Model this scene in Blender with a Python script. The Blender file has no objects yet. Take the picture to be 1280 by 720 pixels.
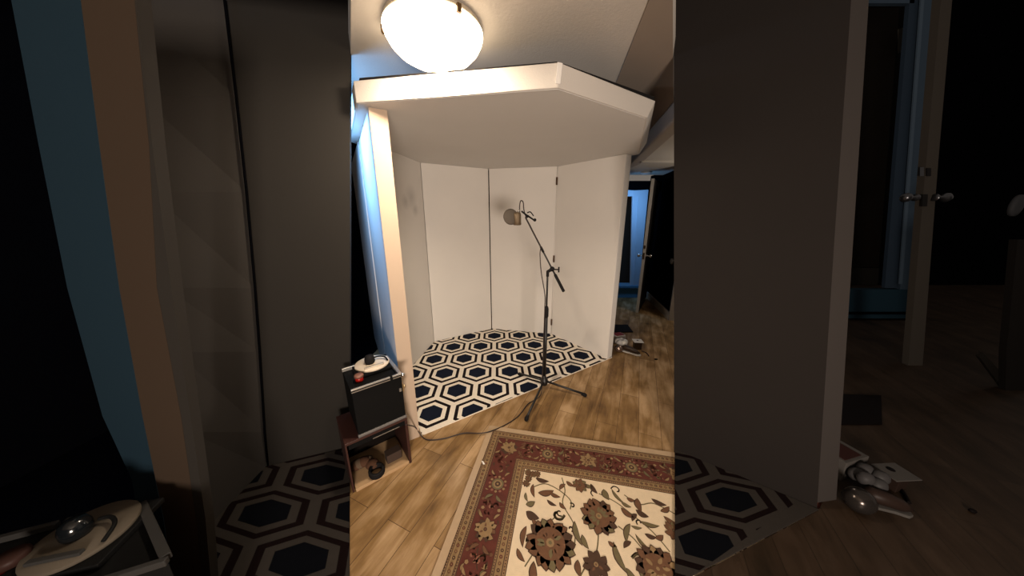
import bpy, bmesh, math, random
from mathutils import Vector, Matrix
random.seed(7)
S = bpy.context.scene
COL = S.collection

# ------------------------------------------------------------------ camera
F = 350.0; CH = 1.55; PIT = math.atan(F/1340.0)
cs, sn = math.cos(PIT), math.sin(PIT)
cam = bpy.data.cameras.new('camera'); cam.sensor_width = 36; cam.lens = F/1280*36
cam.clip_start = 0.02
co = bpy.data.objects.new('camera', cam); COL.objects.link(co)
co.location = (0, 0, CH); co.rotation_euler = (math.pi/2 - PIT, 0, 0)
S.camera = co

# ------------------------------------------------------------------ world, lights, exposure
w = bpy.data.worlds.new('world'); S.world = w; w.use_nodes = True
w.node_tree.nodes['Background'].inputs[0].default_value = (1.0, 0.86, 0.74, 1)
w.node_tree.nodes['Background'].inputs[1].default_value = 0.13
S.view_settings.view_transform = 'Standard'; S.view_settings.look = 'None'
S.view_settings.exposure = 0.36; S.view_settings.gamma = 1.0
S.view_settings.use_curve_mapping = False
LAMP_POWER = 6.5
LAMP_DOWN = 24.0
ROOM_POWER = 96.0
ROOM_COL = (1.0, 0.85, 0.72)

def area(name, loc, target, power, col, sx, sy):
    l = bpy.data.lights.new(name, 'AREA'); l.energy = power; l.color = col
    l.shape = 'RECTANGLE'; l.size = sx; l.size_y = sy
    o = bpy.data.objects.new(name, l); COL.objects.link(o); o.location = loc
    o.rotation_euler = (Vector(target)-Vector(loc)).to_track_quat('-Z', 'Y').to_euler()
    return o
area('room_lamp', (0.50, -1.8, 1.12), (0.1, 2.4, 1.0), ROOM_POWER, ROOM_COL, 0.6, 0.6)
area('window_daylight', (-1.30, 1.85, 2.15), (-0.85, 1.85, 1.75), 17, (0.2, 0.5, 1.0), 0.3, 0.3)
hl = bpy.data.lights.new('hall_lamp', 'POINT'); hl.energy = 11; hl.color = (1.0, .86, .72); hl.shadow_soft_size = .06
ho = bpy.data.objects.new('hall_lamp', hl); COL.objects.link(ho); ho.location = (2.62, 3.3, 1.6)
area('hall_daylight', (1.85, 4.55, 1.9), (2.3, 5.2, 1.0), 6, (0.25, 0.55, 1.0), 0.25, 0.25)
area('blue_board_fill', (-2.15, 0.50, 2.5), (-1.95, 0.86, 1.9), 2.8, (0.3, 0.6, 1.0), 0.25, 0.25)  # unseen blue light added to brighten the top of the far left board

# ------------------------------------------------------------------ helpers
def ray(x, y):
    u = (x-640)/F; v = (360-y)/F
    return Vector((u, cs+v*sn, -sn+v*cs))
def atZ(x, y, z=0.0):
    r = ray(x, y); t = (z-CH)/r.z
    return Vector((t*r.x, t*r.y, z))
def atY(x, y, Y):
    r = ray(x, y); t = Y/r.y
    return Vector((t*r.x, Y, CH+t*r.z))
def atV(x, y, p, q):
    """point of the upright plane through the floor points p and q"""
    n = Vector((-(q[1]-p[1]), q[0]-p[0]))
    r = ray(x, y); t = (n.x*p[0]+n.y*p[1])/(n.x*r.x+n.y*r.y)
    return Vector((t*r.x, t*r.y, CH+t*r.z))

MATS = {}
def mat(name, col, rough=0.6, metal=0.0, noise=0.0, nscale=8.0, bump=0.0, bscale=60.0, emit=None, es=0.0, spec=0.5):
    if name in MATS: return MATS[name]
    if name.startswith('dim_') or name == 'blue_daylight_tone': spec = min(spec, .12)
    m = bpy.data.materials.new(name); m.use_nodes = True
    nt = m.node_tree; b = nt.nodes['Principled BSDF']
    b.inputs['Roughness'].default_value = rough; b.inputs['Metallic'].default_value = metal
    b.inputs['Specular IOR Level'].default_value = spec
    c = (col[0], col[1], col[2], 1)
    tc = nt.nodes.new('ShaderNodeTexCoord')
    nz = nt.nodes.new('ShaderNodeTexNoise'); nz.inputs['Scale'].default_value = nscale
    nz.inputs['Detail'].default_value = 5
    nt.links.new(tc.outputs['Object'], nz.inputs['Vector'])
    mx = nt.nodes.new('ShaderNodeMixRGB'); mx.blend_type = 'MIX'
    k = max(noise, 0.02)
    mx.inputs[1].default_value = (c[0]*(1-k), c[1]*(1-k), c[2]*(1-k), 1)
    mx.inputs[2].default_value = (min(1, c[0]*(1+k)), min(1, c[1]*(1+k)), min(1, c[2]*(1+k)), 1)
    nt.links.new(nz.outputs['Fac'], mx.inputs[0]); nt.links.new(mx.outputs[0], b.inputs['Base Color'])
    if bump:
        n2 = nt.nodes.new('ShaderNodeTexNoise'); n2.inputs['Scale'].default_value = bscale
        n2.inputs['Detail'].default_value = 4
        nt.links.new(tc.outputs['Object'], n2.inputs['Vector'])
        bp = nt.nodes.new('ShaderNodeBump'); bp.inputs['Strength'].default_value = bump
        bp.inputs['Distance'].default_value = 0.01
        nt.links.new(n2.outputs['Fac'], bp.inputs['Height']); nt.links.new(bp.outputs[0], b.inputs['Normal'])
    if emit:
        b.inputs['Emission Color'].default_value = (*emit, 1); b.inputs['Emission Strength'].default_value = es
    MATS[name] = m
    return m

class MB:
    def __init__(s): s.bm = bmesh.new()
    def poly(s, pts, mi=0):
        f = s.bm.faces.new([s.bm.verts.new(Vector(p)) for p in pts]); f.material_index = mi; return f
    def prism(s, pts, ext, mi=0):
        """closed solid: polygon pts swept by vector ext"""
        ext = Vector(ext); n = len(pts)
        a = [s.bm.verts.new(Vector(p)) for p in pts]; b = [s.bm.verts.new(Vector(p)+ext) for p in pts]
        fs = [s.bm.faces.new(a[::-1]), s.bm.faces.new(b)]
        for i in range(n):
            fs.append(s.bm.faces.new((a[i], a[(i+1) % n], b[(i+1) % n], b[i])))
        for f in fs: f.material_index = mi
    def box(s, c, dx, dy, dz, ax=(1,0,0), ay=None, mi=0):
        """box centred at c, dz along world z unless ax, ay tell otherwise"""
        ax = Vector(ax).normalized(); ay = Vector(ay).normalized() if ay is not None else Vector((0,0,1)).cross(ax).normalized()
        az = ax.cross(ay)
        c = Vector(c); p = [c+ax*(i*dx/2)+ay*(j*dy/2)-az*dz/2 for i, j in ((-1,-1),(1,-1),(1,1),(-1,1))]
        s.prism(p, az*dz, mi)
    def tube(s, pts, r, n=10, mi=0, cap=True):
        pts = [Vector(p) for p in pts]; R = r if isinstance(r, (list, tuple)) else [r]*len(pts)
        rings = []; up = Vector((0,0,1))
        t0 = (pts[1]-pts[0]).normalized()
        if abs(t0.dot(up)) > .95: up = Vector((1,0,0))
        nrm = t0.cross(up).normalized()
        for i, p in enumerate(pts):
            t = (pts[min(i+1, len(pts)-1)]-pts[max(i-1, 0)]).normalized()
            nrm = (nrm - t*nrm.dot(t)).normalized(); bi = t.cross(nrm)
            rings.append([s.bm.verts.new(p+(nrm*math.cos(a)+bi*math.sin(a))*R[i]) for a in [2*math.pi*k/n for k in range(n)]])
        for a, b in zip(rings, rings[1:]):
            for k in range(n):
                f = s.bm.faces.new((a[k], a[(k+1) % n], b[(k+1) % n], b[k])); f.smooth = True; f.material_index = mi
        if cap:
            for q in (rings[0][::-1], rings[-1]):
                f = s.bm.faces.new(q); f.material_index = mi
    def lathe(s, prof, c, axis=(0,0,1), n=32, mi=0):
        axis = Vector(axis).normalized(); c = Vector(c)
        x = axis.orthogonal().normalized(); y = axis.cross(x)
        rings = []
        for r, h in prof:
            if r < 1e-6: rings.append([s.bm.verts.new(c+axis*h)])
            else: rings.append([s.bm.verts.new(c+axis*h+(x*math.cos(2*math.pi*k/n)+y*math.sin(2*math.pi*k/n))*r) for k in range(n)])
        for a, b in zip(rings, rings[1:]):
            for k in range(n):
                k2 = (k+1) % n
                if len(a) == 1 and len(b) == 1: continue
                if len(a) == 1: vs = (a[0], b[k2], b[k])
                elif len(b) == 1: vs = (a[k], a[k2], b[0])
                else: vs = (a[k], a[k2], b[k2], b[k])
                f = s.bm.faces.new(vs); f.smooth = True; f.material_index = mi
    def ball(s, c, r, sc=(1,1,1), mi=0, n=16):
        m = Matrix.Translation(Vector(c)) @ Matrix.Diagonal((sc[0]*r, sc[1]*r, sc[2]*r, 1))
        g = bmesh.ops.create_uvsphere(s.bm, u_segments=n, v_segments=n//2+2, radius=1, matrix=m)
        for v in g['verts']:
            for f in v.link_faces: f.smooth = True; f.material_index = mi
    def build(s, name, mats, parent=None, bevel=0.0, recalc=True):
        if recalc: bmesh.ops.recalc_face_normals(s.bm, faces=s.bm.faces)
        me = bpy.data.meshes.new(name); s.bm.to_mesh(me); s.bm.free()
        for m in (mats if isinstance(mats, (list, tuple)) else [mats]): me.materials.append(m)
        o = bpy.data.objects.new(name, me); COL.objects.link(o)
        if parent is not None:
            o.parent = parent; o.matrix_parent_inverse = parent_matrix(parent).inverted()
        if bevel:
            md = o.modifiers.new('bevel', 'BEVEL'); md.width = bevel; md.segments = 3; md.limit_method = 'ANGLE'; md.angle_limit = math.radians(40)
        return o
def parent_matrix(p):
    m = Matrix.Translation(p.location) @ p.rotation_euler.to_matrix().to_4x4()
    if p.parent: m = parent_matrix(p.parent) @ p.matrix_parent_inverse @ m
    return m
def tag(o, label, cat, group=None):
    o['label'] = label; o['category'] = cat
    if group: o['group'] = group
    return o
def thing(name, label, cat, loc, group=None):
    o = bpy.data.objects.new(name, None); COL.objects.link(o); o.location = loc; o.empty_display_size = .1
    return tag(o, label, cat, group)
def struct(o): o['kind'] = 'structure'; return o
def smooth_path(pts, n=8):
    pts = [Vector(p) for p in pts]; P = [pts[0]]+pts+[pts[-1]]; out = []
    for i in range(1, len(P)-2):
        for k in range(n):
            t = k/n; a, b, c, d = P[i-1], P[i], P[i+1], P[i+2]
            out.append(0.5*((2*b)+(c-a)*t+(2*a-5*b+4*c-d)*t*t+(3*b-a-3*c+d)*t**3))
    out.append(pts[-1]); return out

# ------------------------------------------------------------------ materials
M_white = mat('white_panel_cloth', (0.68, 0.645, 0.60), 0.85, noise=.05, nscale=2.5, bump=.12, bscale=180)
M_ceil = mat('ceiling_paint', (0.50, 0.455, 0.405), 0.9, noise=.06, nscale=2, bump=.1, bscale=90)
M_ceil2 = mat('hall_ceiling_paint', (0.62, 0.58, 0.52), 0.9, noise=.05, nscale=2)
M_black = mat('dark_wall_paint', (0.0022, 0.0022, 0.003), 0.95, spec=0.0)
M_navy = mat('navy_wall_paint', (0.004, 0.007, 0.016), 0.9, spec=0.05)
M_metal = mat('black_metal', (0.006, 0.005, 0.005), 0.45, 0.0, spec=.5)
M_chrome = mat('chrome', (0.75, 0.74, 0.72), 0.22, 1.0)
M_alu = mat('aluminium_trim', (0.42, 0.40, 0.37), 0.4, 0.85)
M_rubber = mat('black_rubber', (0.007, 0.006, 0.006), 0.8, spec=.2)
M_grip = mat('black_vinyl', (0.003, 0.003, 0.003), 0.7, spec=.12, bump=.2, bscale=200)
M_blue = mat('blue_frame_paint', (0.45, 0.56, 0.70), 0.6)

def floor_material(name, c1, c2, c3, ang):
    m = bpy.data.materials.new(name); m.use_nodes = True; nt = m.node_tree; b = nt.nodes['Principled BSDF']
    N = nt.nodes.new; L = nt.links.new
    tc = N('ShaderNodeTexCoord'); mp = N('ShaderNodeMapping'); mp.inputs['Rotation'].default_value = (0, 0, ang)
    L(tc.outputs['Object'], mp.inputs[0])
    br = N('ShaderNodeTexBrick'); br.inputs['Scale'].default_value = 1.0
    br.inputs['Brick Width'].default_value = 1.2; br.inputs['Row Height'].default_value = .15
    br.inputs['Mortar Size'].default_value = .0016; br.inputs['Mortar Smooth'].default_value = .3
    br.offset = .37
    br.inputs['Color1'].default_value = (0, 0, 0, 1); br.inputs['Color2'].default_value = (1, 1, 1, 1); br.inputs['Mortar'].default_value = (.2, .2, .2, 1)
    L(mp.outputs[0], br.inputs['Vector'])
    st = N('ShaderNodeMapping'); st.inputs['Scale'].default_value = (1.5, 9, 1); L(mp.outputs[0], st.inputs[0])
    n1 = N('ShaderNodeTexNoise'); n1.inputs['Scale'].default_value = 1.6; n1.inputs['Detail'].default_value = 8; n1.inputs['Roughness'].default_value = .65; n1.inputs['Distortion'].default_value = .6
    L(st.outputs[0], n1.inputs['Vector'])
    s2 = N('ShaderNodeMapping'); s2.inputs['Scale'].default_value = (2, 3.5, 1); L(mp.outputs[0], s2.inputs[0])
    n2 = N('ShaderNodeTexNoise'); n2.inputs['Scale'].default_value = 1.8; n2.inputs['Detail'].default_value = 4
    L(s2.outputs[0], n2.inputs['Vector'])
    a1 = N('ShaderNodeMath'); a1.operation = 'MULTIPLY_ADD'; a1.inputs[1].default_value = .13; L(br.outputs['Color'], a1.inputs[0])
    a2 = N('ShaderNodeMath'); a2.operation = 'MULTIPLY'; a2.inputs[1].default_value = .55; L(n1.outputs['Fac'], a2.inputs[0])
    L(a2.outputs[0], a1.inputs[2])
    a3 = N('ShaderNodeMath'); a3.operation = 'MULTIPLY_ADD'; a3.inputs[1].default_value = .58; L(n2.outputs['Fac'], a3.inputs[0]); L(a1.outputs[0], a3.inputs[2])
    cr = N('ShaderNodeValToRGB'); e = cr.color_ramp.elements
    e[0].position = .40; e[0].color = (*c1, 1); e[1].position = .80; e[1].color = (*c3, 1)
    k = e.new(.60); k.color = (*c2, 1)
    L(a3.outputs[0], cr.inputs[0])
    mm = N('ShaderNodeMixRGB'); mm.inputs[2].default_value = (c1[0]*.8, c1[1]*.8, c1[2]*.8, 1); L(br.outputs['Fac'], mm.inputs[0]); L(cr.outputs[0], mm.inputs[1])
    L(mm.outputs[0], b.inputs['Base Color'])
    b.inputs['Roughness'].default_value = .5; b.inputs['Specular IOR Level'].default_value = .25
    bp = N('ShaderNodeBump'); bp.inputs['Strength'].default_value = .15; bp.inputs['Distance'].default_value = .004
    L(n1.outputs['Fac'], bp.inputs['Height']); L(bp.outputs[0], b.inputs['Normal'])
    return m
PA = math.radians(-66)
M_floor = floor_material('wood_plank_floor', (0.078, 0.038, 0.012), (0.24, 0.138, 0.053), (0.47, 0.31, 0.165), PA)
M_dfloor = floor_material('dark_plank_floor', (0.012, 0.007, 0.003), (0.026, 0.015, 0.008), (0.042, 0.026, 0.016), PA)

# ------------------------------------------------------------------ room shell
CZ = 2.36
b = MB(); b.prism([(-1.6,-2.2,-.05),(1.3,-2.2,-.05),(1.42,1.22,-.05),(3.83,4.0,-.05),(3.83,7,-.05),(-1.6,7,-.05)], (0,0,.05))
struct(b.build('floor', M_floor))
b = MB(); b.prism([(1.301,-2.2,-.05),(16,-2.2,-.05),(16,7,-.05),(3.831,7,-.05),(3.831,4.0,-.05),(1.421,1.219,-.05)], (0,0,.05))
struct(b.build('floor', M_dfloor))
b = MB(); b.prism([(-6,-2.2,-.05),(-1.601,-2.2,-.05),(-1.601,7,-.05),(-6,7,-.05)], (0,0,.05)); struct(b.build('floor', M_black))
# ceiling over the booth, stopping at the beam on the right
b = MB()
b.prism([(-3,-2,CZ),(.9,-2,CZ),(.75,1.0,CZ),(.60,1.29,CZ),(1.185,2.335,CZ),(1.60,4.1,CZ),(1.60,5.2,CZ),(-2.79,5.2,CZ),(-.60,1.29,CZ),(-3,.9,CZ)], (0,0,.08))
struct(b.build('ceiling', M_ceil))
b = MB()
b.prism([(1.185,2.30,2.215),(1.60,4.10,2.215),(1.60,5.4,2.215),(1.75,5.4,2.215),(1.75,4.1,2.215),(1.31,2.30,2.215)], (0,0,.22))
struct(b.build('trim_1', mat('beam_paint', (0.42, 0.36, 0.30), .8), bevel=.02))
b = MB()
b.prism([(1.20,2.30,2.222),(2.3,2.30,2.222),(3.1,5.2,2.222),(1.63,5.2,2.222),(1.63,4.1,2.222)], (0,0,.06))
struct(b.build('ceiling', M_ceil2))
b = MB(); b.prism([(1.66,3.88,2.20),(2.6,3.88,2.20),(2.6,3.93,2.20),(1.66,3.93,2.20)], (0,0,.025))
struct(b.build('trim_2', M_ceil2))
b = MB(); b.prism([(.49,1.10,CZ-.006),(.60,1.291,CZ-.006),(1.183,2.336,CZ-.006),(1.58,4.0,CZ-.006),(1.0,4.0,CZ-.006),(.675,2.141,CZ-.006)], (0,0,.0055)); struct(b.build('ceiling_shade_sheet', mat('ceiling_shade_brown', (.235,.185,.145), .85, noise=.08, nscale=3)))  # thin brown sheet painting the shaded zone of the ceiling
# walls
b = MB(); b.prism([(-3.0,4.3,0),(1.55,4.3,0),(1.55,4.4,0),(-3.0,4.4,0)], (0,0,2.36)); struct(b.build('wall_back', M_black))
b = MB(); b.prism([(-3.1,-2,0),(-3.0,-2,0),(-3.0,4.4,0),(-3.1,4.4,0)], (0,0,3.6)); struct(b.build('wall_left', M_black))
b = MB(); b.prism([(-2.99,2.8,0),(-1.85,3.45,0),(-1.85,4.2,0),(-2.99,4.2,0)], (0,0,2.36)); struct(b.build('wall_left', M_black))
b = MB(); b.prism([(-3,-2.1,0),(8,-2.1,0),(8,-2.0,0),(-3,-2.0,0)], (0,0,3.6)); struct(b.build('wall_rear', M_black))
b = MB(); b.prism([(-1.175,2.345,0),(-1.80,3.38,0),(-1.72,3.43,0),(-1.10,2.40,0)], (0,0,2.09)); struct(b.build('trim_6', M_white))

# hall door opening at the far end
b = MB()
def hallpoly(pts, Y, d, m=b): m.prism([atY(x, y, Y) for x, y in pts], (0, d, 0))
hallpoly([(740,226),(850,226),(850,239),(740,239)], 5.2, .12)
b.prism([(2.47,5.2,0),(3.3,5.2,0),(3.3,5.32,0),(2.47,5.32,0)], (0,0,2.22))
b.prism([(1.6,5.2,0),(1.83,5.2,0),(1.83,5.32,0),(1.6,5.32,0)], (0,0,2.22))
struct(b.build('wall_far', M_black))
df = MB(); hallpoly([(791,238),(811,237),(799,361),(788,361)], 5.17, .05, df); hallpoly([(770,237),(800,238),(800,246),(770,245)], 5.172, .05, df)
o = df.build('door_1', M_blue, bevel=.01); struct(o)
mb = MB(); mb.prism([atY(797,246,5.16), atY(798.6,246,5.16), atY(793.2,360,5.16), atY(791.6,360,5.16)], (0,.02,0)); mb.build('door_stop', M_blue, o)
mb = MB(); mb.prism([(1.85,5.14,.20),(2.47,5.14,.20),(2.47,5.40,.20),(1.85,5.40,.20)], (0,0,.05)); mb.prism([(1.85,5.19,0),(2.47,5.19,0),(2.47,5.4,0),(1.85,5.4,0)], (0,0,.2)); struct(mb.build('trim_3', mat('blue_step_paint', (0.10, 0.26, 0.42), .6), bevel=.006))
mb = MB(); mb.prism([(1.7,6.1,0),(2.9,6.1,0),(2.9,6.2,0),(1.7,6.2,0)], (0,0,2.2)); struct(mb.build('wall_far', mat('dark_brown_wall', (0.035,0.024,0.016), .8)))
mb = MB(); mb.box(atY(793,263,6.08), .06, .012, .15, (1,0,0)); mb.box(atY(793,263,6.07), .02, .02, .04); 
tag(mb.build('light_switch', mat('switch_plastic', (.8,.78,.72), .4)), 'small pale switch plate on the dark wall beyond the blue door frame', 'switch')

b = MB(); b.prism([(2.84,2.7,0),(2.90,2.7,0),(3.20,5.19,0),(3.12,5.19,0)], (0,0,2.4)); struct(b.build('wall_right', M_black))  # unseen wall added to keep hall lamp light off the right bay
# hall door leaf seen edge-on
hd = thing('open_door', 'narrow white door standing open in the far hallway, seen edge-on', 'door', (2.04,4.29,0))
dirv = Vector((.50,.80,0)).normalized(); side = Vector((dirv.y,-dirv.x,0))
e0 = atZ(796.8,391); top = 2.06
mb = MB(); L0 = e0-side*.028; L1 = e0+side*.012
mb.prism([L0, L1, L1+dirv*.03, L0+dirv*.03], (0,0,top)); mb.build('door_edge', mat('white_gloss_paint', (.62,.59,.54), .5), hd)
mb = MB(); mb.prism([L0+dirv*.031, L1+dirv*.031, L1+dirv*.78, L0+dirv*.78], (0,0,top)); mb.build('door_panel', mat('unlit_door_tone', (.02,.016,.014), .6), hd)  # dark colour stands in for the unlit side of the white door
for sgn, nm in ((-1,'knob'),(1,'knob')):
    mb = MB(); c = e0+Vector((0,0,.93))+dirv*.06
    mb.lathe([(0,0),(.022,0),(.022,.006),(.010,.012),(.010,.04),(.026,.055),(.028,.07),(.018,.085),(0,.088)], c+side*sgn*.02, side*sgn, 16); mb.build(nm, M_chrome, hd)
mb = MB(); mb.box(e0+Vector((0,0,.93))-dirv*.002-side*.008, .026, .004, .10, side); mb.box(e0+Vector((0,0,1.07))-dirv*.002-side*.008, .026, .004, .05, side); mb.build('latch_plate', mat('dark_brass', (.12,.08,.05), .4, .8), hd)
# hall right wall
b = MB(); b.prism([(2.40,4.0,0),(2.75,4.0,0),(3.2,5.19,0),(2.62,5.19,0)], (0,0,2.22)); struct(b.build('wall_right', M_black))
b = MB(); b.prism([(2.375,3.98,0),(2.75,3.98,0),(2.75,3.999,0),(2.375,3.999,0)], (0,0,1.3)); struct(b.build('trim_4', mat('lit_wall_end_tone', (.30,.26,.22), .7)))  # light on the dark wall's end face, put into a paler colour
b = MB(); b.prism([(2.375,3.99,0),(2.395,3.99,0),(2.61,5.18,0),(2.59,5.18,0)], (0,0,.12)); struct(b.build('baseboard_right', mat('baseboard_paint', (.42,.38,.33), .6)))
b = MB(); b.lathe([(0,-.004),(.03,-.004),(.045,0),(.045,.02),(.03,.026),(0,.026)], (2.43,4.2,.87), (-.98,.18,0), 20)
o = b.build('thermostat_dial', mat('grey_plastic', (.30,.30,.31), .5)); tag(o, 'small round grey dial on the dark hallway wall', 'wall dial')
b = MB(); b.lathe([(0,-.035),(.05,-.035),(.085,-.02),(.09,0),(0,0)], (2.17,4.86,2.222), (0,0,1), 24)
tag(b.build('smoke_detector', mat('detector_plastic', (.7,.68,.64), .5)), 'flat round white smoke detector under the low hallway ceiling', 'smoke detector')

# ------------------------------------------------------------------ booth
A = Vector((-.748,1.640)); AI = Vector((-.668,1.687)); H = Vector((-1.09,2.39)); G = Vector((-.98,3.235)); Fp = Vector((-.285,3.655)); E = Vector((.525,3.475)); D = Vector((1.050,2.795))
PT = .09; PZ = 2.095
def panel_mb(p, q, gap0=.003, gap1=.003, z0=.0, z1=PZ-.003, t=PT):
    d = (q-p).normalized(); n = Vector((-d.y, d.x))          # outward
    a = p+d*gap0; c = q-d*gap1
    m = MB(); m.prism([(a.x,a.y,z0),(c.x,c.y,z0),(c.x+n.x*t,c.y+n.y*t,z0),(a.x+n.x*t,a.y+n.y*t,z0)], (0,0,z1-z0))
    return m
def make_panel(p, q, label, g0=.003, g1=.003):
    t = thing('acoustic_screen', label, 'acoustic panel', ((p.x+q.x)/2,(p.y+q.y)/2,0), 'hinged panels of the vocal booth')
    t['group'] = 'hinged panels of the vocal booth'
    panel_mb(p, q, g0, g1).build('panel_board', M_white, t, bevel=.004)
    return t
# p->q runs clockwise seen from above as outward = left of direction: H<-... order so that outward is away from the centre
p1 = make_panel(AI, H, 'upright padded panel at the left opening edge, its outer face blue in daylight', 0, .004)
def stained(base):
    m = base.copy(); m.name = 'smudged_panel_cloth'; nt = m.node_tree; N = nt.nodes.new; L = nt.links.new; b = nt.nodes['Principled BSDF']
    src = b.inputs['Base Color'].links[0].from_socket; tc = N('ShaderNodeTexCoord'); out = None
    for x, y, rr_ in ((514,246,.085),(507,252,.055),(519,262,.05)):
        c = atV(x,y,H,G); d = N('ShaderNodeVectorMath'); d.operation = 'DISTANCE'; d.inputs[1].default_value = c; L(tc.outputs['Object'], d.inputs[0])
        mr = N('ShaderNodeMapRange'); mr.inputs['From Min'].default_value = 0; mr.inputs['From Max'].default_value = rr_*1.6; mr.inputs['To Min'].default_value = .38; mr.inputs['To Max'].default_value = 0; L(d.outputs['Value'], mr.inputs[0])
        if out is None: out = mr.outputs[0]
        else:
            a_ = N('ShaderNodeMath'); a_.operation = 'MAXIMUM'; L(out, a_.inputs[0]); L(mr.outputs[0], a_.inputs[1]); out = a_.outputs[0]
    mx = N('ShaderNodeMixRGB'); mx.inputs[2].default_value = (.22,.205,.20,1); L(out, mx.inputs[0]); L(src, mx.inputs[1]); L(mx.outputs[0], b.inputs['Base Color']); return m
mb = MB(); d_ = (H-AI).normalized(); n_ = Vector((-d_.y, d_.x)); a_ = AI-d_*.0035
mb.prism([(a_.x,a_.y,.001),(a_.x+n_.x*PT,a_.y+n_.y*PT,.001),(a_.x+n_.x*PT+d_.x*.003,a_.y+n_.y*PT+d_.y*.003,.001),(a_.x+d_.x*.003,a_.y+d_.y*.003,.001)], (0,0,PZ-.006))
eb = mb.build('edge_face', mat('peach_edge_cloth', (.46,.35,.26), .85, noise=.06, nscale=3), p1); eb['label'] = 'peach front edge'
p2 = make_panel(H, G, 'narrow looking cream panel with a grey smudge, left of the leftmost seam', .004, .003)
p2.children[0].data.materials[0] = stained(M_white)
p3 = make_panel(G, Fp, 'cream booth panel between the thin left seam and the dark middle seam', .003, .005)
p4 = make_panel(Fp, E, 'grey-white booth panel directly behind the microphone and boom', .005, .001)
p5 = make_panel(E, D, 'wide pale booth panel at the right, its bright end edge facing the room', .001, 0)
M_hinge = mat('bronze_hinge', (.10,.055,.03), .45, .6)
for z in (1.93, 1.02, .18):
    mb = MB(); mb.box((E.x-.004, E.y-.012, z), .018, .012, .085, (.9,-.4,0)); mb.tube([(E.x-.003,E.y-.017,z-.042),(E.x-.003,E.y-.017,z+.042)], .005, 8)
    mb.build('hinge', M_hinge, p5)
# white beading strip where the wide panel joins
mb = MB(); mb.tube([(E.x,E.y-.006,.002),(E.x,E.y-.006,PZ-.01)], .006, 8); mb.build('edge_bead', M_white, p5)

cn = thing('booth_canopy', 'thick white octagonal canopy resting on top of the booth panels', 'canopy', (0,2.5,PZ))
cpts = [(-.785,1.60),(.205,1.425),(.785,1.822),(1.18,2.83),(.60,3.60),(-.29,3.80),(-1.08,3.32),(-1.25,2.36)]
mb = MB(); mb.prism([(x*.992,2.55+(y-2.55)*.992,PZ-.0022) for x,y in cpts], (0,0,.002)); mb.build('underside_board', mat('canopy_underside_cloth', (.60,.575,.55), .85, noise=.04, nscale=3), cn)
mb = MB(); flare = {2:(.050,.030), 3:(.060,.0)}
lo_ = [mb.bm.verts.new((x,y,PZ)) for x,y in cpts]; hi_ = [mb.bm.verts.new((x+flare.get(i,(0,0))[0],y+flare.get(i,(0,0))[1],PZ+.097)) for i,(x,y) in enumerate(cpts)]
mb.bm.faces.new(lo_[::-1]); mb.bm.faces.new(hi_)
for i in range(8): mb.bm.faces.new((lo_[i],lo_[(i+1)%8],hi_[(i+1)%8],hi_[i]))
mb.build('rim', mat('canopy_rim_cloth', (.50,.46,.415), .85, noise=.05, nscale=3, bump=.12, bscale=180), cn, bevel=.004)
mb = MB(); tp = [(-.765,1.625),(.205,1.470),(.83,1.858),(1.23,2.83),(.60,3.58),(-.29,3.78),(-1.06,3.30),(-1.23,2.36)]
mb.prism([(x,y,PZ+.0975) for x,y in tp], (0,0,.022)); mb.build('gap_shade_sheet', M_rubber, cn)  # black sheet added in place of the shade above the canopy
# folded cloth tuck at the front corner
mb = MB(); mb.prism([(.190,1.420,PZ+.015),(.214,1.424,PZ+.015),(.222,1.432,PZ+.098),(.196,1.421,PZ+.098)], (.004,.012,0)); mb.build('corner_tuck', M_white, cn, bevel=.003)

# ------------------------------------------------------------------ hexagon carpets
def clip(poly, region):
    out = poly
    n = len(region)
    for i in range(n):
        a, c = region[i], region[(i+1) % n]; ex, ey = c[0]-a[0], c[1]-a[1]
        inp = out; out = []
        if not inp: return []
        side_ = lambda p: ex*(p[1]-a[1])-ey*(p[0]-a[0])
        for j in range(len(inp)):
            p, q = inp[j], inp[(j+1) % len(inp)]; sp, sq = side_(p), side_(q)
            if sp >= 0: out.append(p)
            if (sp >= 0) != (sq >= 0):
                t = sp/(sp-sq); out.append((p[0]+(q[0]-p[0])*t, p[1]+(q[1]-p[1])*t))
    return out
def hex_carpet(name, region, tf, mats, zt=.010, z0=0.0):
    """region: convex ccw floor polygon; tf maps pattern coordinates to the floor"""
    m = MB(); m.prism([(x,y,z0+.0004) for x,y in region], (0,0,zt-.0004), 0)
    th = math.radians(3.0); sx, sy = .3285, .2925
    for r in range(-14, 15):
        for c in range(-14, 15):
            gx = c*sx+(r % 2)*sx/2; gy = r*sy
            X = -.350+gx*math.cos(th)-gy*math.sin(th); Y = 2.523+gx*math.sin(th)+gy*math.cos(th)
            for k, (f, mi) in enumerate(((.87,1),(.70,0),(.50,2))):
                R = sx/2/math.cos(math.pi/6)*f; yk = sy/(sx*.866)
                P = []
                for a in range(6):
                    hx = R*math.sin(a*math.pi/3); hy = R*math.cos(a*math.pi/3)*yk
                    P.append(tf(X+hx*math.cos(th)-hy*math.sin(th), Y+hx*math.sin(th)+hy*math.cos(th)))
                P = P[::-1]
                P = clip(P, region)
                if len(P) > 2: m.poly([(x,y,z0+zt+.0004*(k+1)) for x,y in P], mi)
    return m.build(name, mats, recalc=False)
M_cream = mat('cream_pile', (.78,.71,.61), .95, noise=.08, nscale=30, bump=.3, bscale=500)
M_dk = mat('black_brown_pile', (.012,.008,.009), .95, noise=.2, nscale=30, bump=.3, bscale=500, spec=.1)
M_nv = mat('navy_pile', (.007,.010,.022), .95, noise=.3, nscale=30, bump=.3, bscale=500, spec=.1)
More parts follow.
